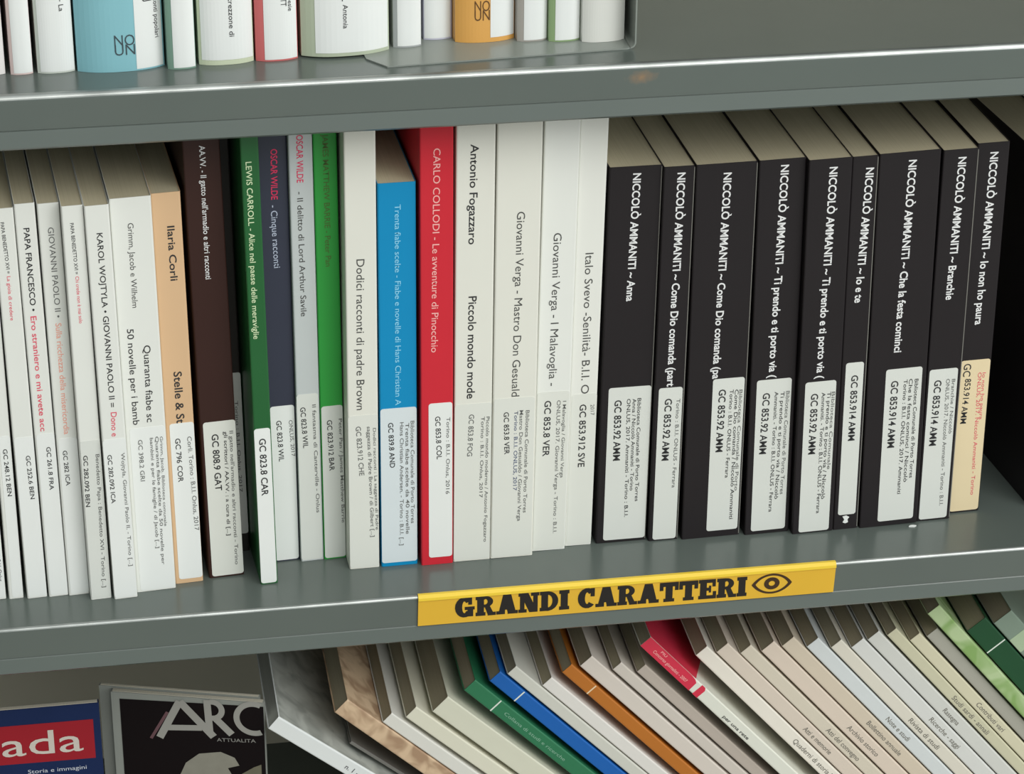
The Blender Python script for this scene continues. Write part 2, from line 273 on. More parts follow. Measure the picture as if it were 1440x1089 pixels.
        [('NICCOLÒ AMMANITI ~ Ti prendo e ti porto via (', 0.0012, 0.2378, -0.0007, 0.1043, 0.00444, 'w', 1.0),
         ('GC 853.92 AMM', -0.0038, 0.0948, -0.0047, 0.0544, 0.00414, 'k', 0.7),
         ('Ammaniti. - Torino : B.I.I. ONLUS - Ferrara', 0.0022, 0.0951, 0.0017, 0.0145, 0.00219, 'k', 0.2),
         ('Ti prendo e ti porto via / Niccolò', 0.0059, 0.0948, 0.005, 0.0229, 0.00219, 'k', 0.2),
         ('Biblioteca Comunale di Porto Torres', 0.0091, 0.0949, 0.0082, 0.0259, 0.00219, 'g', 0.2)]),
 'K5': (0.4163, 0.0362, 0.00021, 0.0262, -0.0165, 0.0254, 0.2414, (-0.0088, 0.0099, 0.0008, 0.1016),
        [('NICCOLÒ AMMANITI ~ Ti prendo e ti porto via (', 0.0017, 0.2363, -0.0001, 0.1034, 0.00446, 'w', 1.0),
         ('GC 853.92 AMM', -0.0029, 0.0939, -0.003, 0.0537, 0.00416, 'k', 0.7),
         ('Ammaniti. - Torino : B.I.I. ONLUS - Ferrara', 0.0025, 0.0942, 0.0028, 0.0129, 0.0022, 'k', 0.2),
         ('Ti prendo e ti porto via / Niccolò', 0.0059, 0.0943, 0.0054, 0.0224, 0.0022, 'k', 0.2),
         ('Biblioteca Comunale', 0.0085, 0.0941, 0.008, 0.0424, 0.00198, 'g', 0.2)]),
 'K6': (0.4369, 0.0374, 0.00012, 0.0262, -0.0172, 0.0152, 0.2414, (-0.0051, 0.0058, 0.0099, 0.1119),
        [('NICCOLÒ AMMANITI ~ Io e te', 0.0028, 0.2341, 0.0002, 0.1504, 0.00446, 'w', 1.0), ('GC 853.914 AMM', 0.0006, 0.1036, 0.0006, 0.0602, 0.00395, 'k', 0.7)]),
 'K7': (0.4636, 0.0373, 0.00036, 0.0262, -0.0205, 0.0361, 0.2423, (-0.007, 0.0152, 0.0032, 0.1056),
        [('NICCOLÒ AMMANITI ~ Che la festa cominci', 0.0015, 0.2372, -0.0006, 0.1164, 0.00451, 'w', 1.0),
         ('GC 853.914 AMM', -0.0013, 0.0979, -0.0015, 0.0533, 0.00421, 'k', 0.7),
         ('Torino : B.I.I. ONLUS, 2017. Ammaniti', 0.0053, 0.0981, 0.0055, 0.021, 0.00223, 'k', 0.2),
         ('Che la festa cominci / Niccolò', 0.0085, 0.0982, 0.009, 0.0288, 0.00223, 'k', 0.2),
         ('Biblioteca Comunale di Porto Torres', 0.012, 0.0978, 0.0124, 0.0314, 0.00223, 'k', 0.2)]),
 'K8': (0.4924, 0.0397, 0.00013, 0.0262, -0.0134, 0.021, 0.2412, (-0.0092, 0.0083, 0.0011, 0.1024),
        [('NICCOLÒ AMMANITI ~ Branchie', 0.0009, 0.2364, -0.0004, 0.1473, 0.00452, 'w', 1.0), ('GC 853.914 AMM', -0.0036, 0.0953, -0.0041, 0.0515, 0.00424, 'k', 0.7),
         ('ONLUS, 2017. Niccolò Ammaniti - Torino : B.I.I.', 0.0025, 0.0956, 0.0043, 0.0097, 0.00225, 'g', 0.2),
         ('Branchie / Niccolò', 0.006, 0.0952, 0.0065, 0.0586, 0.00201, 'g', 0.2)]),
 'K9': (0.5138, 0.0464, 0.00012, 0.0262, -0.0134, 0.0192, 0.2414, (-0.0093, 0.0089, 0.001, 0.1034),
        [('NICCOLÒ AMMANITI ~ Io non ho paura', 0.0006, 0.2355, -0.0004, 0.1265, 0.00458, 'w', 1.0), ('GC', -0.0051, 0.1013, -0.0053, 0.0928, 0.00447, 'k', 0.3),
         ('853.914 AMM', -0.0041, 0.0913, -0.0051, 0.0613, 0.0036, 'k', 0.5),
         ('ONLUS, 2017. Niccolò Ammaniti - Torino', 0.0029, 0.0948, 0.0045, 0.0115, 0.00227, 'r', 0.1),
         ('Io non ho paura', 0.0056, 0.0945, 0.0059, 0.063, 0.00203, 'r', 0.1)])}
UPR = {'U0': (-0.0407, 0.0321, 0.0099),
 'U1': (-0.0273, 0.0306, 0.0114),
 'U2': (-0.0096, 0.0312, 0.0192),
 'U3': (0.0238, 0.0317, 0.0451),
 'U4': (0.0551, 0.0272, 0.0146),
 'U5': (0.0786, 0.0323, 0.0288),
 'U6': (0.1052, 0.0333, 0.0222),
 'U7': (0.1417, 0.0362, 0.047),
 'U8': (0.1753, 0.0407, 0.0152),
 'U9': (0.1931, 0.0505, 0.0154),
 'U10': (0.2177, 0.0448, 0.0323),
 'U11': (0.2427, 0.0406, 0.0163),
 'U12': (0.2598, 0.0381, 0.0169),
 'U13': (0.2805, 0.0351, 0.0233)}
LOW = {'L0': (0.3176, 0.035, -0.3, -0.8727, 0.0107, 0.3016),
 'L1': (0.3389, 0.035, -0.3, -0.8116, 0.0121, 0.2926),
 'L2': (0.357, 0.035, -0.3, -0.8116, 0.0088, 0.2779),
 'L3': (0.3733, 0.035, -0.3, -0.8116, 0.01, 0.281),
 'L4': (0.3885, 0.035, -0.3, -0.8029, 0.0142, 0.2819),
 'L5': (0.4091, 0.035, -0.3, -0.7732, 0.0102, 0.2923),
 'L6': (0.4239, 0.035, -0.3, -0.7592, 0.0094, 0.2954),
 'L7': (0.4378, 0.035, -0.3, -0.7575, 0.0079, 0.3004),
 'L8': (0.4492, 0.035, -0.3, -0.7575, 0.0085, 0.2858),
 'L9': (0.4628, 0.035, -0.3, -0.7418, 0.0084, 0.2929),
 'L10': (0.4769, 0.035, -0.3, -0.7418, 0.0103, 0.2976),
 'L11': (0.4916, 0.035, -0.3, -0.7383, 0.0076, 0.2905),
 'L12': (0.5025, 0.035, -0.3, -0.7348, 0.0075, 0.2854),
 'L13': (0.5185, 0.03, -0.3, -0.7243, 0.0087, 0.3122),
 'L14': (0.5381, 0.035, -0.3, -0.714, 0.0096, 0.2911),
 'L15': (0.5512, 0.035, -0.3, -0.7124, 0.0096, 0.292),
 'L16': (0.5644, 0.035, -0.3, -0.7126, 0.0089, 0.2891),
 'L17': (0.5765, 0.035, -0.3, -0.7093, 0.0105, 0.2886),
 'L18': (0.5907, 0.035, -0.3, -0.7077, 0.0099, 0.2913),
 'L19': (0.6041, 0.035, -0.3, -0.7062, 0.0097, 0.2882),
 'L20': (0.6172, 0.035, -0.3, -0.7046, 0.0087, 0.2851),
 'L21': (0.6292, 0.035, -0.3, -0.7048, 0.01, 0.2835),
 'L22': (0.6426, 0.035, -0.3, -0.7032, 0.0095, 0.2893),
 'L23': (0.6554, 0.035, -0.3, -0.6999, 0.0077, 0.2912),
 'L24': (0.666, 0.035, -0.3, -0.7001, 0.0082, 0.2844),
 'L25': (0.677, 0.035, -0.3, -0.6967, 0.009, 0.2863),
 'L26': (0.6899, 0.032, -0.3, -0.6952, 0.0095, 0.3097),
 'L27': (0.7026, 0.035, -0.3, -0.6936, 0.0148, 0.287),
 'L28': (0.7222, 0.035, -0.3, -0.692, 0.0142, 0.2919)}

# ------------------------------------------------------------------ the bookcase and the room
S = .3175; LIP = .0197; STRIP = .0088
def shelf_profile(r):
    o = [(.30, 0)]
    for k in range(9):
        a = math.radians(90*k/8); o.append((r-r*math.sin(a), -r+r*math.cos(a)))
    o += [(0, -LIP+.0006), (.0007, -LIP), (.0001, -LIP-.0006), (-.0014, -LIP-STRIP), (-.0002, -LIP-STRIP-.0012), (.012, -LIP-STRIP-.0012), (.012, -LIP-STRIP),
          (.0014, -LIP-STRIP), (.0022, -LIP+.001), (.0022, -.0045), (.0045, -.0022), (.30, -.0022)]
    return o
X0, X1 = -.30, .92
case = thing('steel_bookcase', (0, 0, -.75), (0, 0, 0), 'grey enamelled steel bookcase whose shelves hold every row of books', 'bookcase')
NOSE = bpy.data.materials.new('edge_highlight_steel'); NOSE.use_nodes = True       # rounded front edge, its highlight put into a brighter metallic colour
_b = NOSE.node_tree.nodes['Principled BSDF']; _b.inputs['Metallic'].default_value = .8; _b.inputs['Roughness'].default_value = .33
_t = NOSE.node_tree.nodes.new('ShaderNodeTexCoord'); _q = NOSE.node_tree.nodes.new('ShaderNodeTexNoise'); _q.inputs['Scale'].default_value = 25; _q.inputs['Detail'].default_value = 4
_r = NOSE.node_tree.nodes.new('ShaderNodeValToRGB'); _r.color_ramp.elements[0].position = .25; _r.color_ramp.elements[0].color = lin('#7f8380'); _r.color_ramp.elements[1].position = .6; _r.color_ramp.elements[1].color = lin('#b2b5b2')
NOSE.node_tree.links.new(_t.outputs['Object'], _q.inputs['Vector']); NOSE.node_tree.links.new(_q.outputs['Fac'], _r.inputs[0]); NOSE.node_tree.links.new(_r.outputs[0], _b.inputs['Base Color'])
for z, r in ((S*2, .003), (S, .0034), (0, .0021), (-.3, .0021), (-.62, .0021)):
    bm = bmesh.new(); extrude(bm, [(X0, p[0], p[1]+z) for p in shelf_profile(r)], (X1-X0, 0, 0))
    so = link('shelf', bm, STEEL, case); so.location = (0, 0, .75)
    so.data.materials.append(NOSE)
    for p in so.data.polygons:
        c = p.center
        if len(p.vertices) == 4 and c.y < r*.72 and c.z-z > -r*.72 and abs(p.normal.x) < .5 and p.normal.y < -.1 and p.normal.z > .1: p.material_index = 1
bm = bmesh.new(); box(bm, X0, X1, .3002, .302, -.74, 1.0); bo = link('back_panel', bm, mat('#cdc6b2', .6, .05, 4), case); bo.location = (0, 0, .75)
for x in (X0-.0015, X1):
    bm = bmesh.new(); box(bm, x, x+.0015, -.002, .3025, -.75, 1.0); u = link('side_panel', bm, STEEL, case); u.location = (0, 0, .75)
bm = bmesh.new(); box(bm, -2.5, 3, -3.2, .6, -.80, -.75); f = link('floor', bm, mat('#9a948a', .45, .1, 3)); f['kind'] = 'structure'
bm = bmesh.new(); box(bm, -2.5, 3, .55, .6, -.75, 2.2); f = link('wall_back', bm, mat('#d8d6cf', .8, .04, 3)); f['kind'] = 'structure'
# bookend on the upper shelf
BEM = mat('#868c86', .28, .05, 20)
be = thing('bookend', (0.2955, .03, S+.0001), (0, 0, 0), 'grey metal bookend under and beside the last books of the top row', 'bookend')
bm = bmesh.new()
extrude(bm, [(-.144, -.0045, 0), (-.1345, -.0177, 0), (-.0045, -.0085, 0), (-.003, -.0078, 0), (-.003, .11, 0), (-.152, .11, 0)], (0, 0, .0008)); link('base_plate', bm, BEM, be)
bm = bmesh.new(); pts = [(-.003, .0008), (-.003, 0)]
for k in range(7):
    a = math.radians(90*k/6); pts.append((-.003+.0035*math.sin(a), .0035-.0035*math.cos(a)))
pts += [(.0005, .16), (-.0003, .16)]
for k in range(7):
    a = math.radians(90-90*k/6); pts.append((-.003+.0027*math.sin(a), .0035-.0027*math.cos(a)))
extrude(bm, [(p[0], -.0078, p[1]) for p in pts[1:-1]] , (0, .1178, 0)); link('upright', bm, BEM, be)
# yellow shelf sign
YEL = mat('#e2b234', .45, .04, 40); YEL_LIT = mat('#f0cc3a', .45, .03, 40)  # second, lighter yellow paints light from above into the upward-facing fold
sg = thing('shelf_sign', (.1732, -.0006, 0), (0, 0, 0), 'yellow card sign with black capitals and an eye, folded over the middle shelf edge', 'sign')
W = .4206-.1732
bm = bmesh.new(); extrude(bm, [(0, 0, -.0014), (W, 0, -.0014), (W-.0006, 0, -.0193), (-.0004, 0, -.0193)], (0, -.0005, 0)); link('front_card', bm, YEL, sg)
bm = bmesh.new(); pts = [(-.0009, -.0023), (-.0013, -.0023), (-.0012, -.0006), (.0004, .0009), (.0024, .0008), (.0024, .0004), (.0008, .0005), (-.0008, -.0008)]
extrude(bm, [(0, p[0], p[1]) for p in pts], (W, 0, 0)); link('top_fold', bm, YEL_LIT, sg)
def glyphs():
    """heavy slab serif capitals on a unit square: lists of convex polygons"""
    R = lambda x0, y0, x1, y1: [(x0, y0), (x1, y0), (x1, y1), (x0, y1)]
    def band(cx, cy, ox, oy, ix, iy, a0, a1, n=14):
        o = []
        for k in range(n):
            a, b = math.radians(a0+(a1-a0)*k/n), math.radians(a0+(a1-a0)*(k+1)/n)
            o.append([(cx+ox*math.cos(a), cy+oy*math.sin(a)), (cx+ox*math.cos(b), cy+oy*math.sin(b)), (cx+ix*math.cos(b), cy+iy*math.sin(b)), (cx+ix*math.cos(a), cy+iy*math.sin(a))])
        return o
    G = {}
    C = band(.5, .5, .5, .52, .12, .30, 42, 318) + [R(.68, .58, .9, 1.0)]
    G['C'] = (C, .92)
    G['G'] = (band(.5, .5, .5, .52, .12, .30, 42, 322) + [R(.70, .62, .9, 1.0), R(.66, .02, .96, .5), R(.52, .36, 1.04, .52)], 1.06)
    st = [R(.08, 0, .44, 1), R(0, .82, .5, 1), R(0, 0, .52, .18)]
    G['I'] = ([R(.08, 0, .46, 1), R(0, .82, .54, 1), R(0, 0, .54, .18)], .54)
    G['D'] = (st + band(.42, .5, .56, .5, .25, .33, -90, 90) + [R(.38, .83, .46, 1), R(.38, 0, .46, .17)], 1.0)
    G['R'] = (st + band(.5, .71, .42, .29, .13, .14, -90, 90) + [R(.38, .85, .52, 1), R(.38, .42, .52, .57), [(.46, .5), (.74, .5), (1.0, .0), (.66, .0)], R(.64, 0, 1.06, .17)], 1.06)
    G['A'] = ([[(.36, 1), (.74, 1), (.40, .0), (.10, .0)], [(.36, 1), (.78, 1), (1.06, 0), (.62, 0)], R(.3, .22, .8, .38), R(0, 0, .46, .17), R(.6, 0, 1.14, .17)], 1.14)
    G['N'] = ([R(.08, 0, .32, 1), R(.78, 0, 1.02, 1), [(.08, 1), (.52, 1), (1.02, 0), (.58, 0)], R(0, .83, .4, 1), R(0, 0, .44, .17), R(.66, .83, 1.1, 1)], 1.1)
    G['T'] = ([R(.32, 0, .70, 1), R(0, .78, 1.02, 1), R(0, .58, .2, 1), R(.82, .58, 1.02, 1), R(.22, 0, .8, .17)], 1.02)
    G['E'] = (st + [R(.38, .82, .92, 1), R(.74, .62, .92, 1), R(.38, 0, .96, .18), R(.78, 0, .96, .38), R(.38, .42, .62, .58), R(.56, .32, .68, .68)], .96)
    return G
GL = glyphs()
def sign_text(bm, s, x0, x1, zc0, zc1, hgt):
    adv = []; x = 0
    for ch in s:
        if ch == ' ': x += .42; continue
        adv.append((ch, x)); x += GL[ch][1] + .03
    tot = x - .05
    for i, (ch, ax) in enumerate(adv):
        lv = 0
        for pl in GL[ch][0]:
            lv += 1                                     # overlapping strokes each a hair above the last
            vs_ = []
            for px, py in pl:
                f = (ax+px)/tot; vs_.append(bm.verts.new((x0+(x1-x0)*f, -.00062-.000007*lv, zc0+(zc1-zc0)*f+(py-.5)*hgt)))
            try: bm.faces.new(vs_)
            except ValueError: pass
bm = bmesh.new(); sign_text(bm, 'GRANDI CARATTERI', .0212, .1938, -.0090, -.0104, .0132); link('lettering', bm, mat('#1c1714', .5, .03), sg)
bm = bmesh.new()
ex, ez, ew, eh = .2090, -.0100, .0122, .0068
def arc_pts(w, h, sgn):                        # pointed lens: two circular arcs
    R_ = (w*w+h*h)/(2*h); a_ = math.asin(w/R_)
    return [(ex+R_*math.sin(-a_+2*a_*k/24), sgn*(R_*math.cos(-a_+2*a_*k/24)-(R_-h))) for k in range(25)]
for sgn in (1, -1):
    oo = arc_pts(ew, eh, sgn); ii = arc_pts(ew-.0024, eh-.0013, sgn)
    for k in range(24):
        q = [oo[k], oo[k+1], ii[k+1], ii[k]]; bm.faces.new([bm.verts.new((p[0], -.00063, ez+p[1])) for p in q])
for k in range(28):
    a, b = math.radians(k*360/28), math.radians((k+1)*360/28)
    q = [(r_*math.cos(t_), r_*math.sin(t_)) for r_, t_ in ((.0047, a), (.0047, b), (.0019, b), (.0019, a))]
    bm.faces.new([bm.verts.new((ex+p[0], -.00065, ez+.0002+p[1]*.88)) for p in q])
link('eye_symbol', bm, mat('#3c260e', .5, .03), sg)
# ------------------------------------------------------------------ middle row
STK = mat('#e9ebe8', .5, .025, 30); STK_WARM = mat('#dfe0d8', .5, .03, 30); STK_OLD = mat('#e6d3ac', .55, .04, 40); STK_GREY = mat('#dadcd6', .5, .03, 30)
WHITE = mat('#e4e5df', .5, .03, 25); CREAM = mat('#e3e2d8', .5, .03, 25); BLACK = mat('#242022', .45, .12, 20, .25)
GRP = 'large print books on the middle shelf'
MIDINFO = {
 'B1': ('white paperback at the left picture edge, two left of the bold red titled one', WHITE, STK),
 'B2': ('thin white paperback with tiny black and red lettering, left of the bold red titled one', WHITE, STK),
 'B3': ('thin white paperback with bold black capitals followed by a bold red title', WHITE, STK),
 'B4': ('thin white paperback with grey capitals and pale orange title', WHITE, STK),
 'B5': ('thin white paperback with tiny lettering, right of the grey and orange lettered one', WHITE, STK_GREY),
 'B6': ('white paperback with long black capitals ending in a pink word', WHITE, STK),
 'B7': ('thick white paperback with two staggered lines of black title, beside the peach spine', WHITE, STK),
 'B8': ('peach paperback with bold black lettering and a white sticker', mat('#d9b48c', .5, .04, 25), STK),
 'B9': ('tall dark brown book with small white title and broad white sticker', mat('#371f1a', .5, .1, 25, .3), STK_WARM),
 'B11': ('thin dark green book whose white sticker juts furthest forward', mat('#1c5e2e', .4, .08, 25), STK),
 'B12': ('tall navy blue book with red and pale lettering, right of dark green', mat('#2f3344', .45, .1, 25), STK),
 'B13': ('tall pale grey book with pink and dark lettering between navy and bright green', mat('#c3c8c8', .45, .04, 25), STK_GREY),
 'B14': ('tall bright green book with faint lettering and white sticker', mat('#2a9a3c', .4, .06, 25), STK_GREY),
 'B15': ('tall cream book with one thin grey title, between bright green and blue spines', CREAM, STK_WARM),
 'B16': ('short bright blue paperback with pale blue lettering and visible page tops', mat('#088bc0', .45, .04, 25, .3), mat('#d9e1e4', .5, .03, 30)),
 'B17': ('tall red book with pale pink lettering and an offset white sticker', mat('#cf2a38', .45, .05, 25, .3), STK),
 'B18': ('tall cream book with two bold black lines of lettering, right of the red book', CREAM, STK_WARM),
 'B19': ('widest tall white book, thin grey title, right of the bold lettered cream book', CREAM, STK_WARM),
 'B20': ('tall white book with thin grey title, second from the black row', mat('#e6e7e1', .5, .03, 25), STK_WARM),
 'B21': ('narrow tall white book standing directly against the first black book', mat('#e6e6df', .5, .03, 25), STK_WARM),
 'K1': ('wide black paperback standing directly against the last white book', BLACK, STK_GREY),
 'K2': ('narrow black paperback second in the black row, sticker nearly as wide as its spine', BLACK, STK_GREY),
 'K3': ('wide black paperback with its sticker over the right half of the spine only', BLACK, STK_GREY),
 'K4': ('black paperback fourth in the black row, just right of the wide half stickered one', BLACK, STK_GREY),
 'K5': ('black paperback fifth in the black row, left of the narrowest black one', BLACK, STK_GREY),
 'K6': ('narrowest black paperback, with a torn paper scrap below its sticker', BLACK, STK_GREY),
 'K7': ('wide black paperback with broad sticker, third from the right of the black row', BLACK, STK_GREY),
 'K8': ('black paperback with white sticker, beside the one with the yellowed sticker', BLACK, STK_GREY),
 'K9': ('black paperback with yellowed beige sticker at the right end of the row', BLACK, STK_OLD)}
for key, (x, y, z, psi, lam, t, h, lab, txt) in MID.items():
    label, cov, stk = MIDINFO[key]
    dep = .165 if key[0] == 'K' else .15
    root, front = make_book(label, GRP, x, y, z+.0001, psi, lam, t, h, dep, cov, PAGES, inset=.0006)
    so = None
    if lab: so = sticker('spine_sticker', root, front, *lab, stk)
    for (s, u0_, v0_, u1_, v1_, cap, col, bold) in txt:
        on = so is not None and v0_ <= lab[3]
        if on: lettering('call_number' if s.startswith('GC') or s[0].isdigit() else 'catalogue_text', s, (u0_, v0_), (u1_, v1_), cap, col, bold, so, front, .0003)
        else: lettering('title_lettering', s, (u0_, v0_), (u1_, v1_), cap, col, bold, root, front, .00012)
    if key in ('K1', 'K2', 'K3', 'K6', 'K8'):
        bm = bmesh.new(); box(bm, t/2-.0007, t/2-.0002, -.00012, .0004, .001, h-.001)
        e_ = link('sleeve_edge_glint', bm, mat('#7a7873', .25, .05), root); e_['label'] = 'plastic cover edge, its glint painted as a light grey strip'  # highlight along the plastic cover edge painted as a lighter strip
    if key == 'K6':
        bm = bmesh.new(); extrude(bm, [(-.002, 0, .0048), (-.0004, 0, .0040), (.0014, 0, .0046), (.0010, 0, .0066), (.0020, 0, .0080), (.0002, 0, .0092), (-.0022, 0, .0088), (-.0010, 0, .0066)], (0, -.0004, 0)); link('torn_paper', bm, STK, root)
# sliver of one more white book at the left picture edge
b1 = MID['B1']
r_, f_ = make_book('white paperback at the far left, only a sliver of its sticker in view', GRP, b1[0]-.0105, b1[1], .0003, b1[3], 0, .0096, .243, .15, WHITE, PAGES)
s_ = sticker('spine_sticker', r_, f_, -.0044, .0044, .001, .1, STK)
lettering('catalogue_text', 'Benedetto papa - Torino : B.I.I. Onlus', (.0025, .062), (.0025, .012), .002, 'k', .3, s_, f_, .0003)
# thin dark book set back
g0, g1 = MID['B9'], MID['B11']
dark = mat('#26221f', .5, .1, 25)
gx = (g0[0]+g0[5]/2 + g1[0]-g1[5]/2)/2
r_, f_ = make_book('thin dark book set back in shadow between the brown and dark green spines', GRP, gx-.0023, .066, .0002, g1[3], -.0085, .0066, .284, .13, dark, PAGES)
s_ = sticker('spine_sticker', r_, f_, -.0031, .0031, .012, .118, STK_GREY)
lettering('catalogue_text', 'Torino : B.I.I. Onlus, 2017', (0, .1), (0, .04), .0018, 'g', .3, s_, f_, .0003)
# black book standing apart at the right
r_, f_ = make_book('black book standing apart at the right picture edge, dark cover face showing', GRP, .5553, .045, .0002, math.radians(4.65), 0, .03, .217, .17, BLACK, PAGES, pivot=.015)
bm = bmesh.new(); extrude(bm, [(-.0022, 0, 0), (.001, -.0006, .0), (.0026, .0004, 0), (.0008, .0012, 0), (-.001, .001, 0)], (0, 0, .0008)); o = link('paper_scrap', bm, STK); o.location = (.4775, .0335, .0001)
tag(o, 'tiny white paper scrap lying on the shelf below a broad stickered black book', 'paper scrap')
# ------------------------------------------------------------------ upper row
UW = mat('#e6e8e6', .4, .02, 25)
UPINFO = {   # label, cover colour, sticker (from, to as fraction of spine) or None
 'U0': ('white book at the left picture edge of the top row', '#e6e2e0', None),
 'U1': ('narrow white book, second from left in the top row, faint pink edge', '#dcc6c2', (.14, .99)),
 'U2': ('white book left of the wide blue spine in the top row', '#c9cfc6', (.08, .99)),
 'U3': ('wide pale blue book with dark monogram and white sticker in the top row', '#86bcc6', (.67, .985)),
 'U4': ('narrow green book with a broad white sticker, right of the pale blue one', '#7c9c8c', (.2, .98)),
 'U5': ('cream white book with rounded spine and pale green lower edge in the top row', '#c8d0b4', (.05, .985)),
 'U6': ('white stickered book with a coral red strip along its left', '#cf6c6c', (.2, .985)),
 'U7': ('very wide white stickered book with grey green left strip, at the bookend corner', '#b4bda6', (.15, .985)),
 'U8': ('white book with grey left side, first one standing on the bookend plate', '#a9adad', (.14, .985)),
 'U9': ('white book set back furthest, left of the orange spine', '#c4c4d4', (.02, .93)),
 'U10': ('orange book with dark monogram and white sticker in the top row', '#dca456', (.57, .99)),
 'U11': ('white stickered book with grey left strip, right of the orange one', '#a8a39c', (.2, .99)),
 'U12': ('white stickered book with leaf green left strip in the top row', '#8fa87a', (.18, .99)),
 'U13': ('pale grey white book standing last beside the bookend upright', '#dcdcd6', None)}
UTXT = {  # text, u, v start, v end (m above the shelf), cap
 'U2': [('stampatello - La', .0045, .07, .0335, .0024)], 'U3': [('L. TOLSTOJ', .0155, .075, .037, .0036), ('Racconti popolari', .0193, .07, .0165, .0022)],
 'U5': [('cuore e altrezzone di', .003, .08, .0155, .0026)], 'U6': [('WITT', .004, .06, .03, .003), ('poesie', .0075, .05, .027, .0022)],
 'U7': [('ITT', -.0035, .06, .0305, .0034), ('Antonia', -.0005, .058, .0155, .0026)], 'U10': [('TT', .0125, .06, .029, .003)],
 'U11': [('ITT', .0055, .06, .0265, .003)], 'U13': [('di', -.0035, .05, .027, .0026), ('racconti', .0098, .06, .026, .002)]}
for key, (x, y, t) in UPR.items():
    label, hexc, stf = UPINFO[key]; i = int(key[1:]); bulge = t*.125
    z = S + (.0009 if i >= 8 or i == 7 else 0) + .0001
    root, front = make_book(label, 'books on the top shelf', x, y, z, math.radians(3.5), 0, t, .25, .14, mat(hexc, .4, .03, 25), PAGES_NEW, bulge=bulge, board=.0015)
    so = None
    if stf:
        so = sticker('spine_sticker', root, front, -t/2+t*stf[0], -t/2+t*stf[1], {'U5': .0028, 'U7': .002, 'U10': .0026}.get(key, .0009), .12, UW, bulge=bulge)
    for (s, u, va, vb, cap) in UTXT.get(key, []):
        va = vb + len(s)*cap*.72
        lettering('catalogue_text' if so else 'title_lettering', s, (u, va), (u, vb), cap, 'k', .1, so or root, front, .0004)
    if key in ('U3', 'U10'):
        u1 = -t/2+t*stf[0]-.0004; w = .0105 if key == 'U3' else .0082
        for row, s in enumerate(('NO', 'UN')):
            lettering('monogram', s, (u1-w, (.0172 if key == 'U3' else .0205)-row*.0052), (u1, (.0172 if key == 'U3' else .0205)-row*.0052), .0058, '#3d4a50' if key == 'U3' else '#5f3d18', -.1, root, front, .0002)
# ------------------------------------------------------------------ lower row
IV = '#dcd9c6'
LOWINFO = {  # label, colour
 'L0': ('white glossy book leaning lowest at the left end of the slanted row', mat('#e2e5e4', .35, .02)),
 'L1': ('tan marbled book leaning beside the leftmost white one', patch_mat('marbled_paper', '#a98a6e', '#d4b898', 70, .36, .60)),
 'L2': ('thin ivory book leaning just right of the tan marbled one', mat('#dcdad2', .5, .03)),
 'L3': ('ivory book leaning second left of the green banded one', mat(IV, .5, .03)),
 'L4': ('thick ivory book leaning directly left of the green banded one', mat('#d6d5c2', .5, .03)),
 'L5': ('green leaning book with a white line, beside the blue one', mat('#2b7550', .4, .05)),
 'L6': ('blue leaning book with a pale line across its spine', mat('#0d5fb0', .4, .04)),
 'L7': ('off white book leaning directly right of the blue one', mat('#cfcec4', .5, .04)),
 'L8': ('white book leaning directly left of the orange one', mat('#e0dcd6', .45, .03)),
 'L9': ('orange brown leaning book with a pale line across its spine', mat('#b86e24', .45, .05)),
 'L10': ('pinkish white book leaning directly right of the orange one', mat('#d6ccc2', .5, .03)),
 'L11': ('pale grey beige book leaning second right of the orange one', mat('#cfc6bc', .5, .03)),
 'L12': ('grey beige book leaning just before the dark gap left of the red one', mat('#b9ada2', .5, .03)),
 'L13': ('white leaning book with a bright red top and red cover', mat('#e0e0d4', .4, .03)),
 'L14': ('cream white book leaning directly right of the red topped one', mat('#e9e2d6', .5, .03)),
 'L15': ('beige pink book leaning second right of the red topped one', mat('#d9cbbc', .5, .03)),
 'L16': ('beige book leaning third right of the red topped one', mat('#d6ccba', .5, .03)),
 'L17': ('pale pinkish beige book leaning fourth right of the red topped one', mat('#dcccbc', .5, .03)),
 'L18': ('tan beige book leaning directly left of the bluish white one', mat('#d4c6b2', .5, .03)),
 'L19': ('bluish white book leaning in the middle of the right hand beige run', mat('#d4d8d8', .5, .03)),
 'L20': ('pale cream book leaning directly right of the bluish white one', mat('#dcd6c8', .5, .03)),
 'L21': ('light grey book leaning second right of the bluish white one', mat('#d8d8d4', .5, .03)),
 'L22': ('light grey book leaning third right of the bluish white one', mat('#d2d2cc', .5, .03)),
 'L23': ('yellowish cream book leaning fourth right of the bluish white one', mat('#ccc8ac', .5, .04)),
 'L24': ('cream book leaning second left of the light green one', mat('#d4ceb2', .5, .03)),
 'L25': ('thin grey book leaning in the shade of the light green one', mat('#a8a69a', .5, .05)),
 'L26': ('mottled light green book standing highest in the slanted row', patch_mat('green_print', '#86a862', '#b4c898', 45, .38, .6)),
 'L27': ('thick dark green leaning book with a pale line, near the right edge', mat('#14492a', .4, .08)),
 'L28': ('grey green book leaning last at the right picture edge', mat('#7e8f80', .5, .06))}
BLUR = {'L0': ('n. 1 - anno 2006', .056), 'L14': ('Quaderni di storia locale', .095), 'L15': ('Atti e memorie', .085), 'L16': ('Atti del convegno', .085), 'L17': ('Archivio storico', .085),
        'L18': ('Bollettino annuale', .085), 'L19': ('Note e studi', .080), 'L20': ('Rivista di studi', .080), 'L21': ('Ricerche - saggi', .080), 'L22': ('Rassegna', .078), 'L23': ('Studi sardi - annali', .068), 'L24': ('Contributi vari', .070), 'L11': ('annuario', .125), 'L10': ('annuario', .135)}
LOWBK = {}
L0COV = patch_mat('grey_print', '#9a9d97', '#bcbfb8', 60, .35, .6, .4)
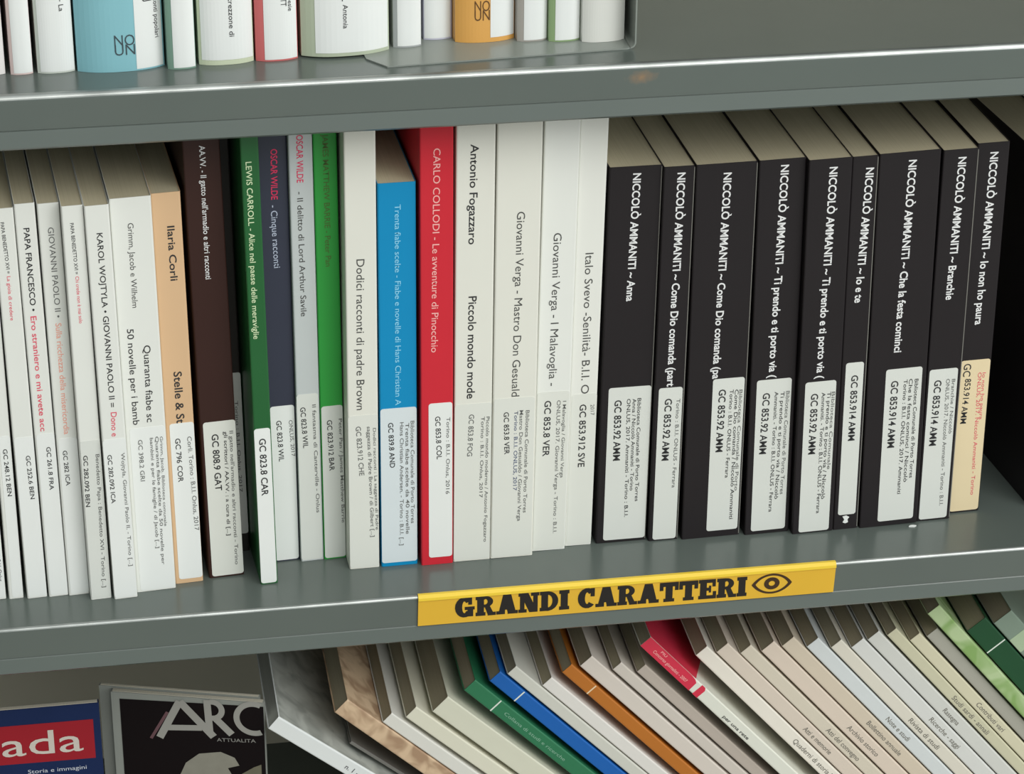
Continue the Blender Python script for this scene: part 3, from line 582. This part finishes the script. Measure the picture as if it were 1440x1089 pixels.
for key, (x, y, z, lam, t, h) in LOW.items():
    label, cov = LOWINFO[key]
    dep = .12 if key in ('L0',) else .17
    root, front = make_book(label, 'books leaning on the lower shelf', x, y, z+.0001, 0, lam, t-.0003, h, dep, cov, PAGES_COOL if key == 'L0' else PAGES_SHADED, pivot=t/2, inset=.0008)
    LOWBK[key] = (root, front, t, h)
    if key in BLUR:
        s, d0 = BLUR[key]; L = .0032*len(s)*.62
        lettering('title_lettering', s, (0, h-d0), (0, h-d0-L), .0032, '#77736a' if key != 'L0' else '#4c4c50', .2, root, front, .00015)
    band = {'L5': .0225, 'L6': .0215, 'L9': .0225, 'L27': .0220}.get(key)
    if band:
        b_ = sticker('spine_line', root, front, -t/2+.0004, t/2-.0004, h-band-.0009, h-band, mat('#dfe6dc' if key != 'L9' else '#ead2ac', .5, .03), r=.0001, e=.0001)
        b_['label'] = 'pale line across the spine'
    if key == 'L5': lettering('title_lettering', 'Collana di studi e ricerche', (0, h-.031), (0, h-.085), .0022, '#86b49a', .0, root, front, .00015)
    if key == 'L28':
        b_ = sticker('spine_sticker', root, front, -t/2+.0006, t/2-.0006, h-.03, h-.0175, mat('#a9bc9c', .5, .04), r=.0005); b_['label'] = 'pale green sticker'
    if key == 'L0':
        bm = bmesh.new(); extrude(bm, [(t/2-.0002, .001, .02), (t/2-.0002, .118, .02), (t/2-.0002, .118, h-.001), (t/2-.0002, .001, h-.001)], (.0002, 0, 0))
        r1 = link('printed_cover', bm, L0COV, root); r1['label'] = 'grey printed front cover with darker streaks'
    if key == 'L13':
        RED = mat('#d4304a', .4, .05); hw = t/2-.0002
        bm = bmesh.new(); extrude(bm, [(-hw, 0, h), (hw, 0, h), (hw, 0, h-.040), (hw*.9, 0, h-.044), (hw*.6, 0, h-.0465), (-hw, 0, h-.047)], (0, -.00012, 0))
        r1 = link('red_spine_panel', bm, RED, root); r1['label'] = 'bright red printed top of the spine'
        bm = bmesh.new(); extrude(bm, [(-hw, 0, h-.0505), (hw, 0, h-.0505), (hw, 0, h-.0535), (hw*.6, 0, h-.055), (-hw, 0, h-.055)], (0, -.00012, 0))
        r2 = link('red_spine_band', bm, RED, root); r2['label'] = 'narrow red band'
        bm = bmesh.new(); pts = [(hw+.0002, .0004, h-.0002), (hw+.0002, .16, h-.0002), (hw+.0002, .16, h-.03)]
        for k in range(9):
            a = math.radians(90*k/8); pts.append((hw+.0002, .0004+.04*(1-math.sin(a)), h-.012-.028*(1-math.cos(a))*1.0-.004))
        bm2 = [(hw+.0002, .0004, h-.0002), (hw+.0002, .16, h-.0002), (hw+.0002, .16, h-.12), (hw+.0002, .0004, h-.044)]
        extrude(bm, bm2, (.00012, 0, 0)); r3 = link('red_cover_panel', bm, RED, root); r3['label'] = 'red printed front cover'
        lettering('title_lettering', 'Concorso giornalisti - 2007', (-.0008, h-.009), (-.0008, h-.041), .0021, 'q', .3, r1, front, .0002)
        lettering('title_lettering', 'per una rete', (-.001, h-.078), (-.001, h-.103), .0022, 'k', .3, root, front, .0002)
        lettering('subtitle_lettering', 'PIU', (.002, h-.013), (.002, h-.018), .0016, 'q', .3, r1, front, .0002)
make_book('thin dark grey booklet slipped between the leftmost white book and the tan marbled one', 'books leaning on the lower shelf', .3346, .045, -.2999, 0, -.858, .0021, .262, .12, mat('#76746f', .5, .08), PAGES_COOL, pivot=.00105)
# ------------------------------------------------------------------ magazines standing at lower left
def magazine(name, loc, rz, w, h, t, cover, edge, label, rx=0):
    root = thing(name, loc, (rx, 0, rz), label, 'magazine')
    bm = bmesh.new(); box(bm, 0, w, 0, t, -h, 0); link('cover', bm, cover, root)
    bm = bmesh.new(); box(bm, .0008, w-.0008, .0006, t-.0006, -h+.001, .0003); link('page_block', bm, edge, root)
    return root
flat = lambda u: 0.0
def card(name, pts, material, root, e):
    bm = bmesh.new(); bm.faces.new([bm.verts.new((p[0], -e, p[1])) for p in pts]); return link(name, bm, material, root)
mg = magazine('magazine', (-.118, .06, -.0936), 0, .106, .206, .004, mat('#172850', .6, .08, 60, .2), PAGES_NEW, 'dark blue magazine with red title box standing at the lower left corner')
rb = card('title_box', [(.0, -.0112), (.1019, -.0112), (.1019, -.0392), (.0, -.0385)], mat('#9c202b', .6, .05, 60, .2), mg, .0002); rb['label'] = 'red box with pale letters'
me_ = lettering('title_lettering', 'ada', (.0468, -.0247), (.0950, -.0247), .0166, '#cfc6bc', .1, rb, flat, .0004)
lettering('subtitle_lettering', 'Storia e immagini', (.061, -.0452), (.096, -.0452), .0028, '#c8ccd8', 0, mg, flat, .0003)
PS = math.radians(-16.5)
LG = mat('#92958f', .5, .04, 60, .3)
mb = magazine('magazine', (-.01131, .0757, -.0915), PS, .0985, .2082, .003, LG, PAGES_NEW, 'light grey backed magazine standing behind the black one')
ma = magazine('magazine', (-.00455, .0693, -.0925), PS, .0935, .2032, .004, LG, PAGES_NEW, 'black magazine with pale frame, big grey capitals and stone heads on its cover')
bk_ = card('cover_picture', [(.0052, -.0045), (.0934, -.0025), (.0934, -.19), (.0052, -.19)], mat('#130c0e', .6, .1, 60, .15), ma, .0002)
ou = .0071; ov = -.0050        # the picture frame of reference is shifted from the grey magazine's corner
GREY = mat('#a09e98', .5, .04); STONE = mat('#8f8c80', .6, .15, 120); STONE2 = mat('#6e6a58', .6, .15, 120)
_lv = [0]
def stroke(bm, a, b, w):
    _lv[0] += 1
    d = Vector((b[0]-a[0], b[1]-a[1])); n = Vector((-d.y, d.x)).normalized()*w/2
    bm.faces.new([bm.verts.new((p[0], -.00045-.000016*_lv[0], p[1])) for p in ((a[0]+n.x, a[1]+n.y), (b[0]+n.x, b[1]+n.y), (b[0]-n.x, b[1]-n.y), (a[0]-n.x, a[1]-n.y))])
def ringarc(bm, cx, cz, ro, ri, a0, a1, sx=1, n=24):
    for k in range(n):
        A, B = math.radians(a0+(a1-a0)*k/n), math.radians(a0+(a1-a0)*(k+1)/n)
        if cx+ro*max(math.cos(A), math.cos(B)) > .0931: continue
        bm.faces.new([bm.verts.new((cx+r*sx*math.cos(t), -.00045, cz+r*math.sin(t))) for r, t in ((ro, A), (ro, B), (ri, B), (ri, A))])
bm = bmesh.new()
stroke(bm, (.0288, -.1242), (.0422, -.0970), .0046); stroke(bm, (.0422, -.0970), (.0622, -.1208), .0050); stroke(bm, (.034, -.1165), (.055, -.1150), .0040)
stroke(bm, (.0590, -.0945), (.0600, -.1190), .0044); ringarc(bm, .0620, -.1015, .0077, .0040, -95, 100); stroke(bm, (.0640, -.1075), (.0735, -.1180), .0046)
ringarc(bm, .0872, -.1055, .0123, .0086, 60, 300, n=48)
lt = link('title_lettering', bm, GREY, ma); lt.location = (0, 0, .0940)
sb = lettering('subtitle_lettering', 'ATTUALITA', (.0640, -.0262), (.0880, -.0250), .0024, '#8c8a86', .3, ma, flat, .0005)
sl = card('corner_strip', [(.0225, -.0285), (.0335, -.0085), (.0352, -.0092), (.0242, -.0293)], mat('#6a4a50', .5, .05), ma, .0004)
hd = card('stone_head_print', [(.0400, -.062), (.0400, -.0545), (.0440, -.0450), (.0525, -.0375), (.0660, -.0350), (.0745, -.0385), (.0772, -.0440), (.0700, -.0465), (.0735, -.0535), (.0725, -.062)], STONE, ma, .0004)
h2 = card('stone_head_print', [(.0775, -.062), (.0785, -.0500), (.0860, -.0445), (.0908, -.0420), (.0908, -.062)], STONE2, ma, .0004)
for o_ in (sl, hd, h2, sb): o_.location = (0, 0, -.0025)
